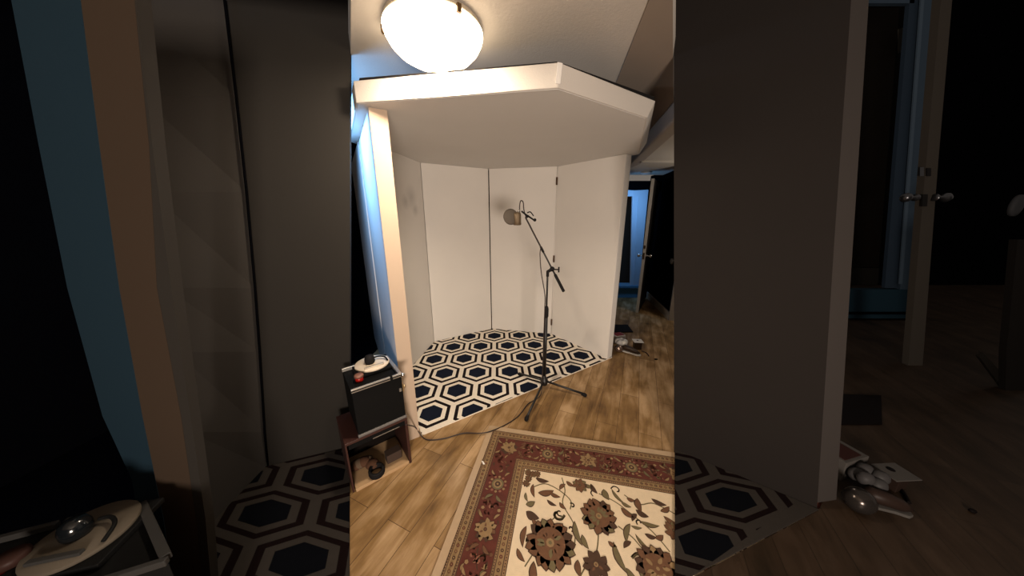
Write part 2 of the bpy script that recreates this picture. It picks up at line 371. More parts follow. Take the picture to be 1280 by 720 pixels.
reg = [(-.655,1.695),(1.115,2.845),(1.045,2.80),(.522,3.470),(-.285,3.650),(-.975,3.232),(-1.085,2.40)]
reg = [(-.655,1.693),(1.12,2.838),(.524,3.470),(-.285,3.650),(-.975,3.232),(-1.085,2.40)]
o = hex_carpet('hexagon_carpet', reg, lambda x,y: (x,y), [M_cream, M_dk, M_nv])
tag(o, 'brightly lit cream carpet with navy and black hexagons on the booth floor', 'carpet')

# ------------------------------------------------------------------ oriental rug
K = Vector((-.17,1.787)); U = Vector((.9808,-.195)); V = Vector((-.2,-.9798))
M_r = [mat('rug_beige_edge', (.42,.30,.185), .95, noise=.1, nscale=40, bump=.3, bscale=400),
       mat('rug_tan_band', (.23,.135,.065), .95, noise=.25, nscale=60, bump=.3, bscale=400),
       mat('rug_red_ground', (.092,.019,.010), .95, noise=.35, nscale=25, bump=.3, bscale=400),
       mat('rug_ivory_field', (.69,.55,.375), .95, noise=.1, nscale=40, bump=.3, bscale=400),
       mat('rug_dark_brown', (.058,.027,.013), .95, noise=.3, nscale=40),
       mat('rug_rust_brown', (.125,.055,.024), .95, noise=.3, nscale=50),
       mat('rug_olive', (.13,.10,.045), .95, noise=.25, nscale=50),
       mat('rug_gold', (.24,.150,.068), .95, noise=.2, nscale=50),
       mat('rug_rose', (.22,.085,.05), .95, noise=.2, nscale=50)]
m = MB(); ZB = .009
RL, RW = 2.3, 1.75
def uvp(u, v, z): p = K+U*u+V*v; return (p.x, p.y, z)
def rp(pts, mi, lay): m.poly([uvp(u,v,ZB+.0003*lay) for u,v in pts], mi)
def rect(u0,v0,u1,v1,mi,lay): rp([(u0,v0),(u1,v0),(u1,v1),(u0,v1)], mi, lay)
def rings(ins, mi, lay): rect(ins,ins,RL-ins,RW-ins,mi,lay)
m.prism([uvp(u,v,.0004) for u,v in ((0,0),(RL,0),(RL,RW),(0,RW))], (0,0,ZB-.0004), 0)
rings(.040,4,1); rings(.044,1,2); rings(.052,4,3); rings(.055,7,4); rings(.088,4,5); rings(.092,1,6); rings(.101,4,7); rings(.105,2,8)
rings(.252,4,9); rings(.256,1,10); rings(.266,4,11); rings(.270,7,12); rings(.300,4,13); rings(.304,1,14); rings(.318,4,15); rings(.322,3,16)
def dot(u,v,r,mi,lay,n=10,sq=1.0,ang=0):
    rp([(u+r*math.cos(2*math.pi*k/n)*math.cos(ang)-r*sq*math.sin(2*math.pi*k/n)*math.sin(ang), v+r*math.cos(2*math.pi*k/n)*math.sin(ang)+r*sq*math.sin(2*math.pi*k/n)*math.cos(ang)) for k in range(n)], mi, lay)
def leaf(u,v,ang,L,W,mi,lay,bend=.25,edge=True):
    def shape(L,W):
        n = 8; a = []; c = []
        for k in range(n+1):
            t = k/n; x = L*(t-.5); w = W*math.sin(math.pi*t)**.8*(1-.35*t); cy = bend*L*(1-(2*t-1)**2)*.5
            a.append((x,cy+w/2)); c.append((x,cy-w/2))
        pts = a+c[-2:0:-1]
        return [(u+x*math.cos(ang)-y*math.sin(ang), v+x*math.sin(ang)+y*math.cos(ang)) for x,y in pts]
    if edge: rp(shape(L*1.12,W*1.35),4,lay)
    rp(shape(L,W),mi,lay+1)
def flower(u,v,r,n,lay,cols=(4,5,7,4),ph=0.,sq=1.):
    """ragged palmette: two rings of pointed petals round a patterned heart"""
    rg = random.Random(int(u*977+v*1313)); n = max(n,9)
    for k in range(n):
        a = ph+2*math.pi*k/n+rg.uniform(-.08,.08); q = .66*rg.uniform(.92,1.08)
        leaf(u+r*q*math.cos(a), v+r*q*math.sin(a)*sq, a+rg.uniform(-.3,.3), r*.66, r*.50, (cols[1],cols[2],cols[1],cols[0])[rg.randrange(4)], lay, rg.uniform(-.3,.3))
    dot(u,v,r*.62,cols[1],lay+2,14,sq)
    for k in range(n-2):
        a = ph+.3+2*math.pi*k/(n-2)+rg.uniform(-.1,.1)
        leaf(u+r*.38*math.cos(a), v+r*.38*math.sin(a)*sq, a+.2, r*.36, r*.20, (cols[2],cols[1])[rg.randrange(2)], lay+3, .1, False)
    dot(u,v,r*.24,cols[1],lay+5,10,sq); dot(u,v,r*.17,cols[3],lay+6,8,sq); dot(u,v,r*.08,cols[2],lay+7,6,sq)
def vine(pts,w,mi,lay):
    P = smooth_path([(a,c,0) for a,c in pts],6)
    for a, c in zip(P,P[1:]):
        d = (c-a); 
        if d.length < 1e-6: continue
        d.normalize(); n = Vector((-d.y,d.x,0))*w/2; a2 = a-d*w*.2; c2 = c+d*w*.2
        rp([((a2+n).x,(a2+n).y),((c2+n).x,(c2+n).y),((c2-n).x,(c2-n).y),((a2-n).x,(a2-n).y)],mi,lay)
def curl(u,v,r,ang,mi,lay,w=.009,sgn=1):
    vine([(u+r*(1-.15*k)*math.cos(ang+sgn*k*.85), v+r*(1-.15*k)*math.sin(ang+sgn*k*.85)) for k in range(6)], w, mi, lay)
# guard bands: little repeating lozenges
def along(ins, step, fn):
    q = ins
    while q < RL-ins: fn(q, ins); fn(q, RW-ins); q += step
    q = ins+step
    while q < RW-ins: fn(ins, q); fn(RL-ins, q); q += step
cnt = [0]
def g1(u,v):
    cnt[0] += 1
    dot(u,v,.0085,(4,5,2)[cnt[0]%3],17,6); 
    if cnt[0] % 2: dot(u,v,.0035,7,18,5)
along(.0715,.026,g1)
along(.285,.026,g1)
def g2(u,v): dot(u,v,.0035,4,17,4)
along(.048,.011,g2); along(.0965,.011,g2); along(.261,.011,g2); along(.311,.012,g2)
# red border palmettes and tendrils
k = 0; q = .19
while q < RL-.15:
    for (u, v) in ((q,.182),(q,RW-.182)):
        if k % 2 == 0: flower(u,v,.058,11,17,(4,7,5,4),q)
        else:
            for a in range(12): dot(u+.047*math.cos(a*.5236),v+.047*math.sin(a*.5236),.0085,(8,7)[a%2],17,5)
            dot(u,v,.036,6,18,12); dot(u,v,.026,7,19,12); dot(u,v,.017,4,20,8); dot(u,v,.007,7,21,6)
        for s in (-1,1):
            leaf(u+.085, v+s*.030, s*.9, .05,.018,(5,6)[k%2],18); leaf(u-.07,v+s*.043,-s*.7,.04,.014,7,18)
            curl(u+.125,v+s*.026,.022,k+s,(8,7)[(k+1)%2],17,.006,s)
            dot(u+.148,v-s*.045,.010,7,18,5); dot(u+.10,v+s*.058,.009,5,18,6); dot(u+.135,v+s*.005,.012,8,17,6)
    k += 1; q += .262
k = 1; q = .455
while q < RW-.15:
    for (u, v) in ((.180,q),(RL-.180,q)):
        if k % 2 == 0: flower(u,v,.058,11,17,(4,7,5,4),q)
        else:
            for a in range(12): dot(u+.047*math.cos(a*.5236),v+.047*math.sin(a*.5236),.0085,(8,7)[a%2],17,5)
            dot(u,v,.036,6,18,12); dot(u,v,.026,7,19,12); dot(u,v,.017,4,20,8); dot(u,v,.007,7,21,6)
        for s in (-1,1):
            leaf(u+s*.030, v+.085, 1.57-s*.9, .05,.018,(5,6)[k%2],18); leaf(u+s*.043,v-.07,1.57+s*.7,.04,.014,7,18)
            curl(u+s*.026,v+.125,.022,k+s,(8,7)[(k+1)%2],17,.006,s)
            dot(u-s*.045,v+.148,.010,7,18,5); dot(u+s*.058,v+.10,.009,5,18,6); dot(u+s*.005,v+.135,.012,8,17,6)
    k += 1; q += .252
# flecks filling the red border
rg = random.Random(5); taken = [(.19+.262*i,.182) for i in range(9)]+[(.18,.455+.252*i) for i in range(6)]
for i in range(520):
    t_ = rg.uniform(.13,2.15); w_ = rg.uniform(.118,.243)
    u_, v_ = (t_,w_) if i % 5 < 3 else (w_, min(t_,1.6))
    if any((u_-a_)**2+(v_-b_)**2 < .062**2 for a_,b_ in taken): continue
    if i % 3: leaf(u_,v_,rg.uniform(0,6.3),rg.uniform(.018,.036),rg.uniform(.006,.012),rg.choice((4,5,5,7,6,8)),17,rg.uniform(-.4,.4),i % 2 == 0)
    else: curl(u_,v_,rg.uniform(.006,.014),rg.uniform(0,6),rg.choice((5,8,7,4)),17,.004,rg.choice((-1,1)))
# corner piece where field meets band
for s in ((.345,.345),(.375,.352),(.352,.385),(.40,.345),(.345,.42)): flower(s[0],s[1],.024,7,20,(4,5,6,4),s[0]*40)
# ivory field: stems first, then leaves, then palmettes
for pts in ([(.38,.44),(.45,.40),(.53,.42),(.60,.47),(.60,.52)],[(.55,.34),(.57,.42),(.56,.50),(.62,.60),(.62,.70)],[(.76,.40),(.84,.43),(.90,.47),(1.0,.55),(1.06,.63)],
            [(.84,.56),(.90,.60),(.96,.66),(1.1,.72)],[(.40,.82),(.44,.74),(.46,.66),(.52,.58)],[(.62,.86),(.66,.78),(.72,.70),(.74,.60)],[(.90,.38),(.97,.42),(1.05,.40),(1.15,.44)],
            [(.75,.85),(.85,.82),(.95,.86),(1.05,.80)],[(1.1,.5),(1.2,.56),(1.3,.5),(1.45,.56)],[(.36,.95),(.5,1.0),(.66,.94),(.8,1.02)]):
    vine(pts,.006,6,17)
leaves = [(.435,.375,.1,.075,.026,4),(.395,.455,1.35,.075,.022,5),(.463,.447,-.35,.085,.035,5),(.515,.455,.25,.06,.022,5),(.385,.53,-.5,.05,.03,6),(.36,.50,1.2,.05,.016,6),
 (.50,.505,.4,.055,.018,4),(.56,.51,.7,.045,.02,5),(.405,.59,.3,.07,.04,4),(.43,.625,.5,.055,.022,5),(.555,.40,2.2,.05,.022,5),(.64,.632,1.25,.105,.028,6),(.672,.665,1.1,.06,.026,6),
 (.80,.398,1.2,.06,.036,6),(.865,.395,.9,.09,.018,6),(.90,.435,.4,.05,.02,6),(.93,.40,.1,.04,.022,5),(.97,.425,1.5,.07,.034,5),(.975,.468,.4,.06,.03,4),(.90,.48,.6,.07,.028,5),(.93,.50,2.2,.05,.022,4),
 (1.08,.385,.3,.07,.026,4),(1.10,.42,-.6,.06,.024,5),(1.0,.515,.05,.085,.022,6),(1.115,.48,.5,.07,.026,5),(.99,.575,.1,.05,.022,4),(1.03,.572,-.5,.045,.024,5),
 (.885,.585,1.9,.095,.026,6),(.87,.64,2.4,.05,.022,4),(.93,.545,0.,.05,.014,6),(.955,.62,.8,.10,.018,6),(.83,.70,1.2,.12,.030,6),(.87,.76,.8,.06,.026,6),(.92,.74,1.4,.10,.018,6),(.80,.65,.4,.04,.02,5),
 (.64,.78,1.4,.06,.028,5),(.56,.86,.4,.09,.03,6),(.45,.84,1.3,.09,.034,5),(.38,.70,1.6,.09,.026,5),(.375,.78,.8,.06,.022,5),(1.08,.70,.6,.07,.03,5),(1.12,.60,1.8,.08,.028,6),(1.16,.52,.3,.06,.026,5),
 (.70,.30+.06,.2,.06,.024,6),(.735,.375,1.0,.06,.026,4),(.60,.37,.5,.05,.022,5)]
for u,v,a,L,W,c in leaves: leaf(u,v,a,L,W,c,19,.22)
for u,v,r,a,s in ((.535,.56,.035,0,1),(.545,.55,.020,1,1),(.405,.72,.045,1.2,-1),(.735,.40,.024,2,1),(.61,.50,.016,4,1),(.60,.62,.015,1,-1),(.95,.52,.018,2.4,1),(.86,.36,.03,3.3,1),(.92,.70,.04,3.4,1),(.80,.85,.04,1,1),(1.02,.66,.03,2,1)):
    curl(u,v,r,a,4,18,.013 if r>.03 else .007,s); 
    if r>.03: curl(u,v,r*.93,a,6,21,.006,s)
flower(.747,.530,.092,15,24,(4,5,6,7)); flower(.505,.705,.118,17,24,(4,5,6,7),.3); flower(.655,.372,.045,9,24,(4,5,6,4)); flower(.715,.752,.060,9,24,(4,4,5,7))
flower(.985,.715,.100,15,24,(4,5,7,5)); flower(1.108,.53,.046,9,24,(4,5,6,4)); flower(.43,.95,.10,13,24,(4,5,6,7)); flower(.76,.98,.11,15,24,(4,5,6,7)); flower(1.25,.72,.08,13,24,(4,5,6,7))
for u in (1.4,1.65,1.85):
    for v in (.5,.8,1.1,1.3): flower(u+.05*math.sin(v*9),v,.08,13,24,(4,5,6,7))
for i in range(60):
    u = random.uniform(1.15,1.92); v = random.uniform(.4,1.37); leaf(u,v,random.uniform(0,6),.07,.024,random.choice((4,5,6)),19)
for i in range(30):
    u = random.uniform(.38,1.15); v = random.uniform(1.03,1.37); leaf(u,v,random.uniform(0,6),.07,.024,random.choice((4,5,6)),19)
o = m.build('oriental_rug', M_r, recalc=False)
tag(o, 'red bordered oriental rug with ivory floral field lying on the wood floor', 'rug')
mb = MB(); c = uvp(.052,.335,.0165); mb.prism([(c[0]-.010,c[1]+.012,c[2]),(c[0]+.001,c[1]+.010,c[2]),(c[0]+.014,c[1]-.010,c[2]),(c[0]+.004,c[1]-.013,c[2])], (0,0,.003))
tag(mb.build('paper_scrap', mat('scrap_paper', (.8,.76,.7), .8)), 'tiny white scrap lying on the left border of the oriental rug', 'scrap')

# ------------------------------------------------------------------ ceiling lamp
lc = Vector((-.345,1.49,CZ)); R = .215
lm = thing('ceiling_lamp', 'round frosted glass dome lamp glowing on the ceiling in front of the canopy', 'ceiling lamp', lc)
mb = MB(); mb.lathe([(0,0),(R*.93,0),(R*.97,-.006),(R*.99,-.022),(R*.95,-.026),(0,-.026)], lc, n=64); mb.build('base_ring', mat('lamp_metal', (.42,.36,.28), .4, .3), lm)
gm = mat('glowing_glass', (.9,.85,.75), .3, emit=(1.0,.80,.56), es=LAMP_POWER)
mb = MB(); mb.lathe([(R*.95,-.024),(R,-.030),(R*1.0,-.038),(R*.975,-.055),(R*.90,-.083),(R*.76,-.112),(R*.55,-.136),(R*.3,-.150),(0,-.155)], lc, n=48); mb.build('glass_dome', gm, lm)
al = bpy.data.lights.new('lamp_bulb_light', 'AREA'); al.shape = 'DISK'; al.size = .16; al.energy = LAMP_DOWN; al.color = (1.0, .83, .64)
ao = bpy.data.objects.new('lamp_bulb_light', al); COL.objects.link(ao); ao.location = lc+Vector((0,-.10,-.160)); ao.rotation_euler = (math.radians(22),0,0)
for a in (-50,70,190):
    a = math.radians(a); p = lc+Vector((R*1.005*math.cos(a),R*1.005*math.sin(a),-.034)); mb = MB()
    mb.box(p, .014, .018, .03, (math.cos(a),math.sin(a),0)); mb.build('clip', mat('lamp_clip_brass', (.10,.055,.02), .4, .6), lm, bevel=.002)

# ------------------------------------------------------------------ microphone stand
sx, sy = .292, 2.25
st = thing('microphone_stand', 'black tripod boom stand standing at the front edge of the hexagon carpet', 'microphone stand', (sx,sy,0))
mb = MB(); mb.lathe([(0,.045),(.016,.045),(.030,.055),(.034,.075),(.034,.105),(.022,.118),(.016,.145),(0,.145)], (sx,sy,0), n=20); mb.build('hub', M_metal, st)
for (fx, fy) in ((.112,1.84),(.638,2.135),(.075,2.47)):
    d = Vector((fx-sx,fy-sy,0)); u = d.normalized()
    mb = MB(); mb.tube([Vector((sx,sy,.090))+u*.02, Vector((fx,fy,.030))], .010, 10); lg = mb.build('leg', M_metal, st)
    mb = MB(); mb.tube([Vector((fx,fy,.032))-u*.03, Vector((fx,fy,.024)), Vector((fx,fy,.018))+u*.014], [.012,.017,.013], 12); mb.build('rubber_foot', M_rubber, lg)
mb = MB(); mb.tube([(sx,sy,.06),(sx,sy,.78)], .0145, 14); mb.build('lower_pole', M_metal, st)
mb = MB(); mb.lathe([(0,.70),(.014,.70),(.019,.715),(.019,.78),(.0145,.80),(0,.80)], (sx,sy,0), n=18); mb.build('height_clutch', M_rubber, st)
mb = MB(); mb.tube([(sx,sy,.79),(sx,sy,1.09)], .008, 12); mb.build('upper_pole', M_metal, st)
P0 = atY(704.5,364,2.22); P1 = atY(657,272,2.36); bd = (P1-P0).normalized()
piv = P0+bd*((1.12-P0.z)/bd.z)
mb = MB(); mb.ball(piv, .021, (1,1.1,1)); mb.tube([(sx,sy,1.06),(sx,sy,1.10),piv], [.012,.014,.014], 12); mb.tube([piv+Vector((.0,-.01,0)), piv+Vector((.045,-.025,.0))], .006, 8); mb.box(piv+Vector((.05,-.027,0)), .012,.012,.045,(1,-.3,0)); mb.build('boom_clutch', M_rubber, st, bevel=.002)
mb = MB(); mb.tube([P0+bd*.02, P1], .0068, 12); bo = mb.build('boom_arm', M_metal, st)
mb = MB(); mb.tube([P0-bd*.005, P0, P0+bd*.15, P0+bd*.16], [.009,.0125,.0125,.008], 14); mb.build('counterweight', M_rubber, bo)
mb = MB(); q0 = P0+bd*.36; mb.tube([q0, q0+bd*.05], .010, 12); mb.build('boom_collar', M_rubber, bo)
# clip bars at the boom head
mb = MB(); h0 = atY(661,270,2.345); mb.tube([P1, h0], .009, 10)
mb.tube(smooth_path([atY(652,264,2.35), atY(657,268,2.34), atY(663,272,2.33), atY(669,276,2.32)]), .007, 10)
mb.tube(smooth_path([atY(659,266,2.34), atY(663,265,2.33), atY(667,270,2.325)]), .0045, 8); mb.ball(atY(668.5,275,2.32), .013); mb.build('microphone_mount', M_rubber, st)

mc = thing('studio_microphone', 'round gold-brown studio microphone with pop screen on the end of the boom', 'microphone', atY(645,274,2.36))
M_gold = mat('champagne_grille', (.16,.115,.07), .42, .55, bump=.3, bscale=900); M_dgold = mat('brown_pop_screen', (.085,.068,.052), .75, bump=.3, bscale=900)
c = atY(646,273,2.37); mb = MB()
mb.tube([c+Vector((.004,0,-.055)), c+Vector((.004,0,-.05)), c+Vector((0,0,.03)), c+Vector((0,0,.045)), c+Vector((0,0,.052))], [.025,.033,.035,.030,.012], 20); mb.build('body', M_gold, mc)
mb = MB(); c2 = atY(638.5,271,2.345); mb.lathe([(0,-.010),(.056,-.008),(.064,0),(.056,.008),(0,.010)], c2, (.35,-.93,.1), 28); mb.build('pop_screen', M_dgold, mc)
mb = MB(); mb.tube([c+Vector((.0,0,.045)), atY(650,263,2.36)], .008, 8); mb.build('yoke', M_chrome, mc)

# cable: loop above the microphone, along the boom, down the pole and across the floor to the case
def onboom(t, off=(0,-.012,0)): return P1+(P0-P1)*t+Vector(off)
cab = [atY(649.5,266,2.37), atY(649.6,257,2.37), atY(651,251,2.36), atY(654,253,2.35), atY(655,263,2.345), onboom(.05), onboom(.2), onboom(.38), Vector(atY(675,318,2.27)), Vector(atY(676.5,340,2.26)), Vector(atY(681,368,2.24)), Vector((sx-.016,sy-.01,.78)), Vector((sx-.018,sy-.012,.45)), Vector((sx-.022,sy-.03,.16)), Vector((.25,2.15,.012)),
       atZ(660,505,.012), atZ(648,520,.006), atZ(630,532,.006), atZ(606,541,.018), atZ(580,541.5,.006), atZ(556,548,.006), atZ(536,550,.006), atZ(527,545,.018), atZ(519,534,.10), Vector((-.652,1.455,.30))]
mb = MB(); mb.tube(smooth_path(cab, 6), .0042, 8); tag(mb.build('microphone_cable', mat('cable_rubber', (.018,.008,.007), .5)), 'thin dark cable running from the microphone down across the floor to the case', 'cable')

# ------------------------------------------------------------------ stacked cases at the left
FR = Vector((-.647,1.468,0)); du = Vector((-.774,-.633,0)).normalized(); dv = Vector((-.633,.774,0)).normalized()
Wd, Dp = .338, .285
def cbox(mbx, u0, u1, v0, v1, z0, z1, mi=0):
    mbx.prism([FR+du*u0+dv*v0+Vector((0,0,z0)), FR+du*u1+dv*v0+Vector((0,0,z0)), FR+du*u1+dv*v1+Vector((0,0,z0)), FR+du*u0+dv*v1+Vector((0,0,z0))], (0,0,z1-z0), mi)
lb = thing('open_crate', 'dark open-fronted wooden crate on the floor under the black flight case', 'crate', FR+du*.17)
M_mah = mat('dark_mahogany', (.035,.010,.007), .5, noise=.3, nscale=12); M_ply = mat('pale_plywood', (.42,.27,.14), .6, noise=.15, nscale=14)
mb = MB(); cbox(mb,0,.016,0,Dp,.0,.325); mb.build('side_panel', M_mah, lb, bevel=.002)
mb = MB(); cbox(mb,Wd-.010,Wd,0.01,Dp,.0,.325); mb.build('side_panel', M_mah, lb, bevel=.002)
mb = MB(); cbox(mb,.0165,Wd-.0165,.002,Dp,.0,.02); mb.build('bottom_board', M_ply, lb, bevel=.002)
mb = MB(); cbox(mb,.0165,Wd-.0165,Dp-.014,Dp,.021,.325); mb.build('back_panel', mat('black_board', (.006,.004,.003), .8, spec=.1), lb)
mb = MB(); cbox(mb,0,Wd,0,Dp,.326,.342); mb.build('top_board', M_mah, lb, bevel=.002)
mb = MB(); cbox(mb,.05,.20,-.0015,.004,.300,.304); cbox(mb,.0165,Wd-.0165,.001,.012,.296,.325,1); mb.build('front_rail', [M_alu, M_grip], lb)
Wd = .268
fc = thing('flight_case', 'black flight case with silver edging carrying the turntable', 'flight case', FR+du*.17+Vector((0,0,.343)))
mb = MB(); cbox(mb,.004,Wd-.002,.006,Dp-.004,.360,.625); mb.build('body', M_grip, fc, bevel=.004)
mb = MB(); cbox(mb,0,Wd,0,.02,.343,.359); cbox(mb,0,.016,.0205,Dp,.343,.359); mb.build('lower_edging', mat('worn_grey_edging', (.15,.14,.135), .6, .3), fc, bevel=.003)
mb = MB(); cbox(mb,0,Wd,0,.012,.627,.650); cbox(mb,.0,Wd,Dp-.014,Dp,.627,.650); cbox(mb,0,.020,.0125,Dp-.0145,.627,.650)
for q in (.04,): pass
mb.build('upper_edging', M_alu, fc, bevel=.003)
mb = MB(); cbox(mb,.0,Wd,-.003,-.0005,.636,.641); cbox(mb,.055,.068,-.004,.013,.626,.652); cbox(mb,.13,.145,Dp-.015,Dp+.002,.626,.652); mb.build('edging_groove', M_grip, fc)
mb = MB(); mb.ball(FR+Vector((.003,.0,.640)), .014, (1,1,.9)); mb.build('corner_cap', M_chrome, fc)
lt = MB(); lt.box(FR-du*.006+dv*.05+Vector((0,0,.53)), .008,.035,.05,du); lt.lathe([(0,0),(.010,0),(.012,.006),(.006,.012),(0,.014)], FR-du*.010+dv*.04+Vector((0,0,.535)), -du, 12); lt.build('latch', mat('brass_latch', (.55,.42,.25), .3, .9), fc)
mb = MB(); mb.box(FR+du*.02-dv*.0+Vector((0,0,.545)), .012,.006,.02,du); mb.build('rivet_plate', M_alu, fc)

def turntable(P, ax, ay, s, label, group, mats, catname='turntable'):
    """P centre on the top surface, ax/ay its axes, s platter radius"""
    black, plat, metal, headm = mats
    t = thing('turntable', label, catname, P, group)
    n = Vector((0,0,1))
    mb = MB(); mb.box(P+n*.010, s*2.15, s*1.62 if False else s*1.9, .018, ax, ay); mb.build('deck', black, t, bevel=.003)
    mb = MB(); mb.lathe([(0,.0),(s*.97,.0),(s,.004),(s,.010),(s*.98,.013),(s*.02,.0135),(0,.0135)], P+n*.020, n, 40); mb.build('platter', plat, t)
    mb = MB(); mb.lathe([(0,0),(s*.26,0),(s*.30,.012),(s*.30,.030),(s*.24,.048),(s*.10,.055),(0,.056)], P+n*.0345-ax*s*.12+ay*s*.0, n, 20); mb.build('weight', headm, t)
    mb = MB(); q = P+n*.040
    mb.tube(smooth_path([q+ax*s*.15+ay*s*.25+n*.01, q+ax*s*.45+ay*s*.22+n*.012, q+ax*s*.75-ay*s*.05+n*.01, q+ax*s*.82-ay*s*.45+n*.0]), .006*s/.12, 8); mb.build('tonearm', black, t)
    mb = MB(); mb.box(P+n*.036-ay*s*.62-ax*s*.02, s*1.1, s*.14, .012, ax, ay); mb.build('slider', metal, t, bevel=.002)
    return t
turntable(Vector(atZ(466,459,.628)), du*-1, dv, .098, 'cream turntable platter with black weight, set in the brightly lit flight case', 'turntables', (M_grip, mat('cream_slipmat', (.62,.52,.40), .7), mat('brushed_metal', (.5,.45,.38), .4, .7), M_rubber))
mb = MB(); c = Vector(atZ(449.5,476,.628)); mb.lathe([(0,0),(.020,0),(.021,.004),(.021,.012)], c, n=20); mb.lathe([(.021,.012),(.0225,.026),(0,.026)], c, n=20)
jr = tag(mb.build('red_jar', mat('red_glass', (.36,.012,.008), .2)), 'small red jar with dull lid on the left edge of the silver-edged case', 'jar')
mb = MB(); mb.lathe([(0,.0265),(.0245,.0265),(.0245,.038),(.021,.042),(0,.042)], c, n=20); mb.build('lid', mat('dull_lid', (.22,.10,.07), .5, .2), jr)
# things kept in the crate
mb = MB(); c = FR+du*.25+dv*.12
for k in range(5): mb.ball(c+du*(.02*k-.04)+dv*random.uniform(-.03,.03)+Vector((0,0,.045+.02*random.random())), .036, (1.1,1,.75), k % 2)
tag(mb.build('crumpled_cloth', [mat('rust_cloth', (.075,.030,.012), .9, noise=.3, nscale=20), mat('tan_cloth', (.11,.07,.04), .9, noise=.3, nscale=20)]), 'crumpled rust and tan cloth inside the open crate', 'cloth')
mb = MB()
for k in range(3): mb.lathe([(.030,-.006),(.042,-.010),(.046,0),(.042,.010),(.030,.006),(.030,-.006)], FR+du*.20+dv*.035+Vector((0,0,.032+.010*k)), (.1,-.1,1), 24)
tag(mb.build('cable_coil', M_rubber), 'coil of black cable at the front of the open crate', 'cable coil')
mb = MB(); mb.box(FR+du*.085+dv*.09+Vector((0,0,.0505)), .09,.06,.06,du); tag(mb.build('small_box', mat('brown_card', (.045,.025,.016), .8), bevel=.003), 'small brown box inside the open crate near its right wall', 'box')

# ------------------------------------------------------------------ clutter behind the booth edge
def clutter(P, s, k, where, mats, grp):
    """floor pile: box, tin, shoe, tag and cord at floor points P (a dict), sized s"""
    c_box, c_red, c_tin, c_brown, c_card, c_cord = mats
    x, y = P['box']; b1 = thing('open_carton', 'small white and red carton in the pile '+where, 'carton', (x,y,0), grp)
    mb = MB(); mb.box((x,y,.055*s+.001), .15*s,.11*s,.11*s,(.9,.3,0)); mb.build('carton_body', c_box, b1, bevel=.003)
    mb = MB(); mb.box((x,y,.112*s+.002), .12*s,.09*s,.004,(.9,.3,0)); mb.build('carton_top', c_red, b1)
    x, y = P['tin']; mb = MB(); mb.ball((x,y,.046*s), .045*s, (1.15,1.0,1.0)); 
    t1 = tag(mb.build('metal_ornament', c_tin), 'shiny round metallic ball lying in front of the carton '+where, 'ornament', grp)
    x, y = P['shoe']; s1 = thing('brown_shoe', 'dark brown shoe with pale sole on the floor '+where, 'shoe', (x,y,0), grp)
    d = Vector((.75,-.66,0)); nn = Vector((.66,.75,0)); pts = []
    base = [(-.11,-.028),(-.05,-.034),(.03,-.030),(.09,-.036),(.125,-.02),(.13,.005),(.10,.034),(.03,.034),(-.05,.032),(-.11,.026)]
    mb = MB(); mb.prism([Vector((x,y,.001))+d*(a*s)+nn*(c_*s) for a,c_ in base], (0,0,.016*s)); mb.build('sole', c_card, s1, bevel=.003)
    mb = MB()
    mb.tube([Vector((x,y,.042*s))-d*.105*s, Vector((x,y,.055*s))-d*.07*s, Vector((x,y,.052*s)), Vector((x,y,.040*s))+d*.07*s, Vector((x,y,.032*s))+d*.115*s], [.018*s,.036*s,.034*s,.028*s,.010*s], 14); mb.build('upper', c_brown, s1)
    x, y = P['card']; mb = MB(); a = Vector((.99,-.1,0)); c_ = Vector((.1,.99,0)); q = Vector((x,y,.10*s))
    cd = thing('white_lidded_box', 'white box with holed lid, right of the carton '+where, 'box', (x,y,0), grp)
    mb.box(q-Vector((0,0,.0495*s)), .085*s,.085*s,.097*s,a,c_); mb.build('box_body', c_brown, cd, bevel=.002)
    mb = MB(); mb.box(q+Vector((0,0,.004)), .12*s,.11*s,.005,a,c_); mb.build('lid', c_card, cd, bevel=.0015)
    mb = MB(); mb.lathe([(0,.0),(.014*s,.0),(.014*s,.001),(0,.001)], q+Vector((0,.01*s,.007)), n=14); mb.build('hole', c_cord, cd)
    mb = MB(); mb.tube(smooth_path([Vector((P['card'][0]+.02*s,P['card'][1]-.09*s,.008)), Vector((P['card'][0]+.06*s,P['card'][1]-.14*s,.006)), Vector((P['card'][0]+.05*s,P['card'][1]-.22*s,.006))]), .006*s, 8)
    tag(mb.build('cord', c_cord), 'short dark red cord trailing on the floor '+where, 'cord', grp)
    x, y = P['bag']; mb = MB()
    for kk in range(5): mb.ball((x+.04*s*math.cos(kk*1.3),y+.04*s*math.sin(kk*1.3),.085*s), .045*s, (1,.8,.9), 0, 12)
    tag(mb.build('plastic_bag', c_card), 'crumpled pale plastic bag between carton and metallic ball '+where, 'bag', grp)
    x, y = P['mat']; mb = MB(); mb.prism([(x-.16*s,y-.14*s,.001),(x+.16*s,y-.14*s,.001),(x+.19*s,y+.14*s,.001),(x-.15*s,y+.14*s,.001)], (0,0,.014)); 
    tag(mb.build('door_mat', c_cord if k else M_rubber, bevel=.004), 'flat black mat on the floor behind the pile '+where, 'mat', grp)
clutter({'box':(1.335,3.25),'tin':(1.245,2.98),'shoe':(1.37,2.95),'card':(1.50,3.07),'bag':(1.31,3.08),'mat':(1.50,3.66)}, .92, 0, 'beside the bright booth edge',
        (mat('carton_white', (.5,.47,.43), .7), mat('carton_red', (.22,.02,.015), .6), mat('brown_chrome', (.30,.22,.18), .25, .8), mat('brown_leather', (.035,.018,.010), .5), mat('white_plastic', (.65,.62,.58), .5), mat('dark_red_rubber', (.03,.006,.006), .5)), None)
mb = MB(); mb.ball(atZ(820,449,.008)+Vector((0,0,0)), .012, (1.6,1,.6)); tag(mb.build('lint', M_rubber), 'tiny dark crumb on the wood floor right of the pile', 'crumb')

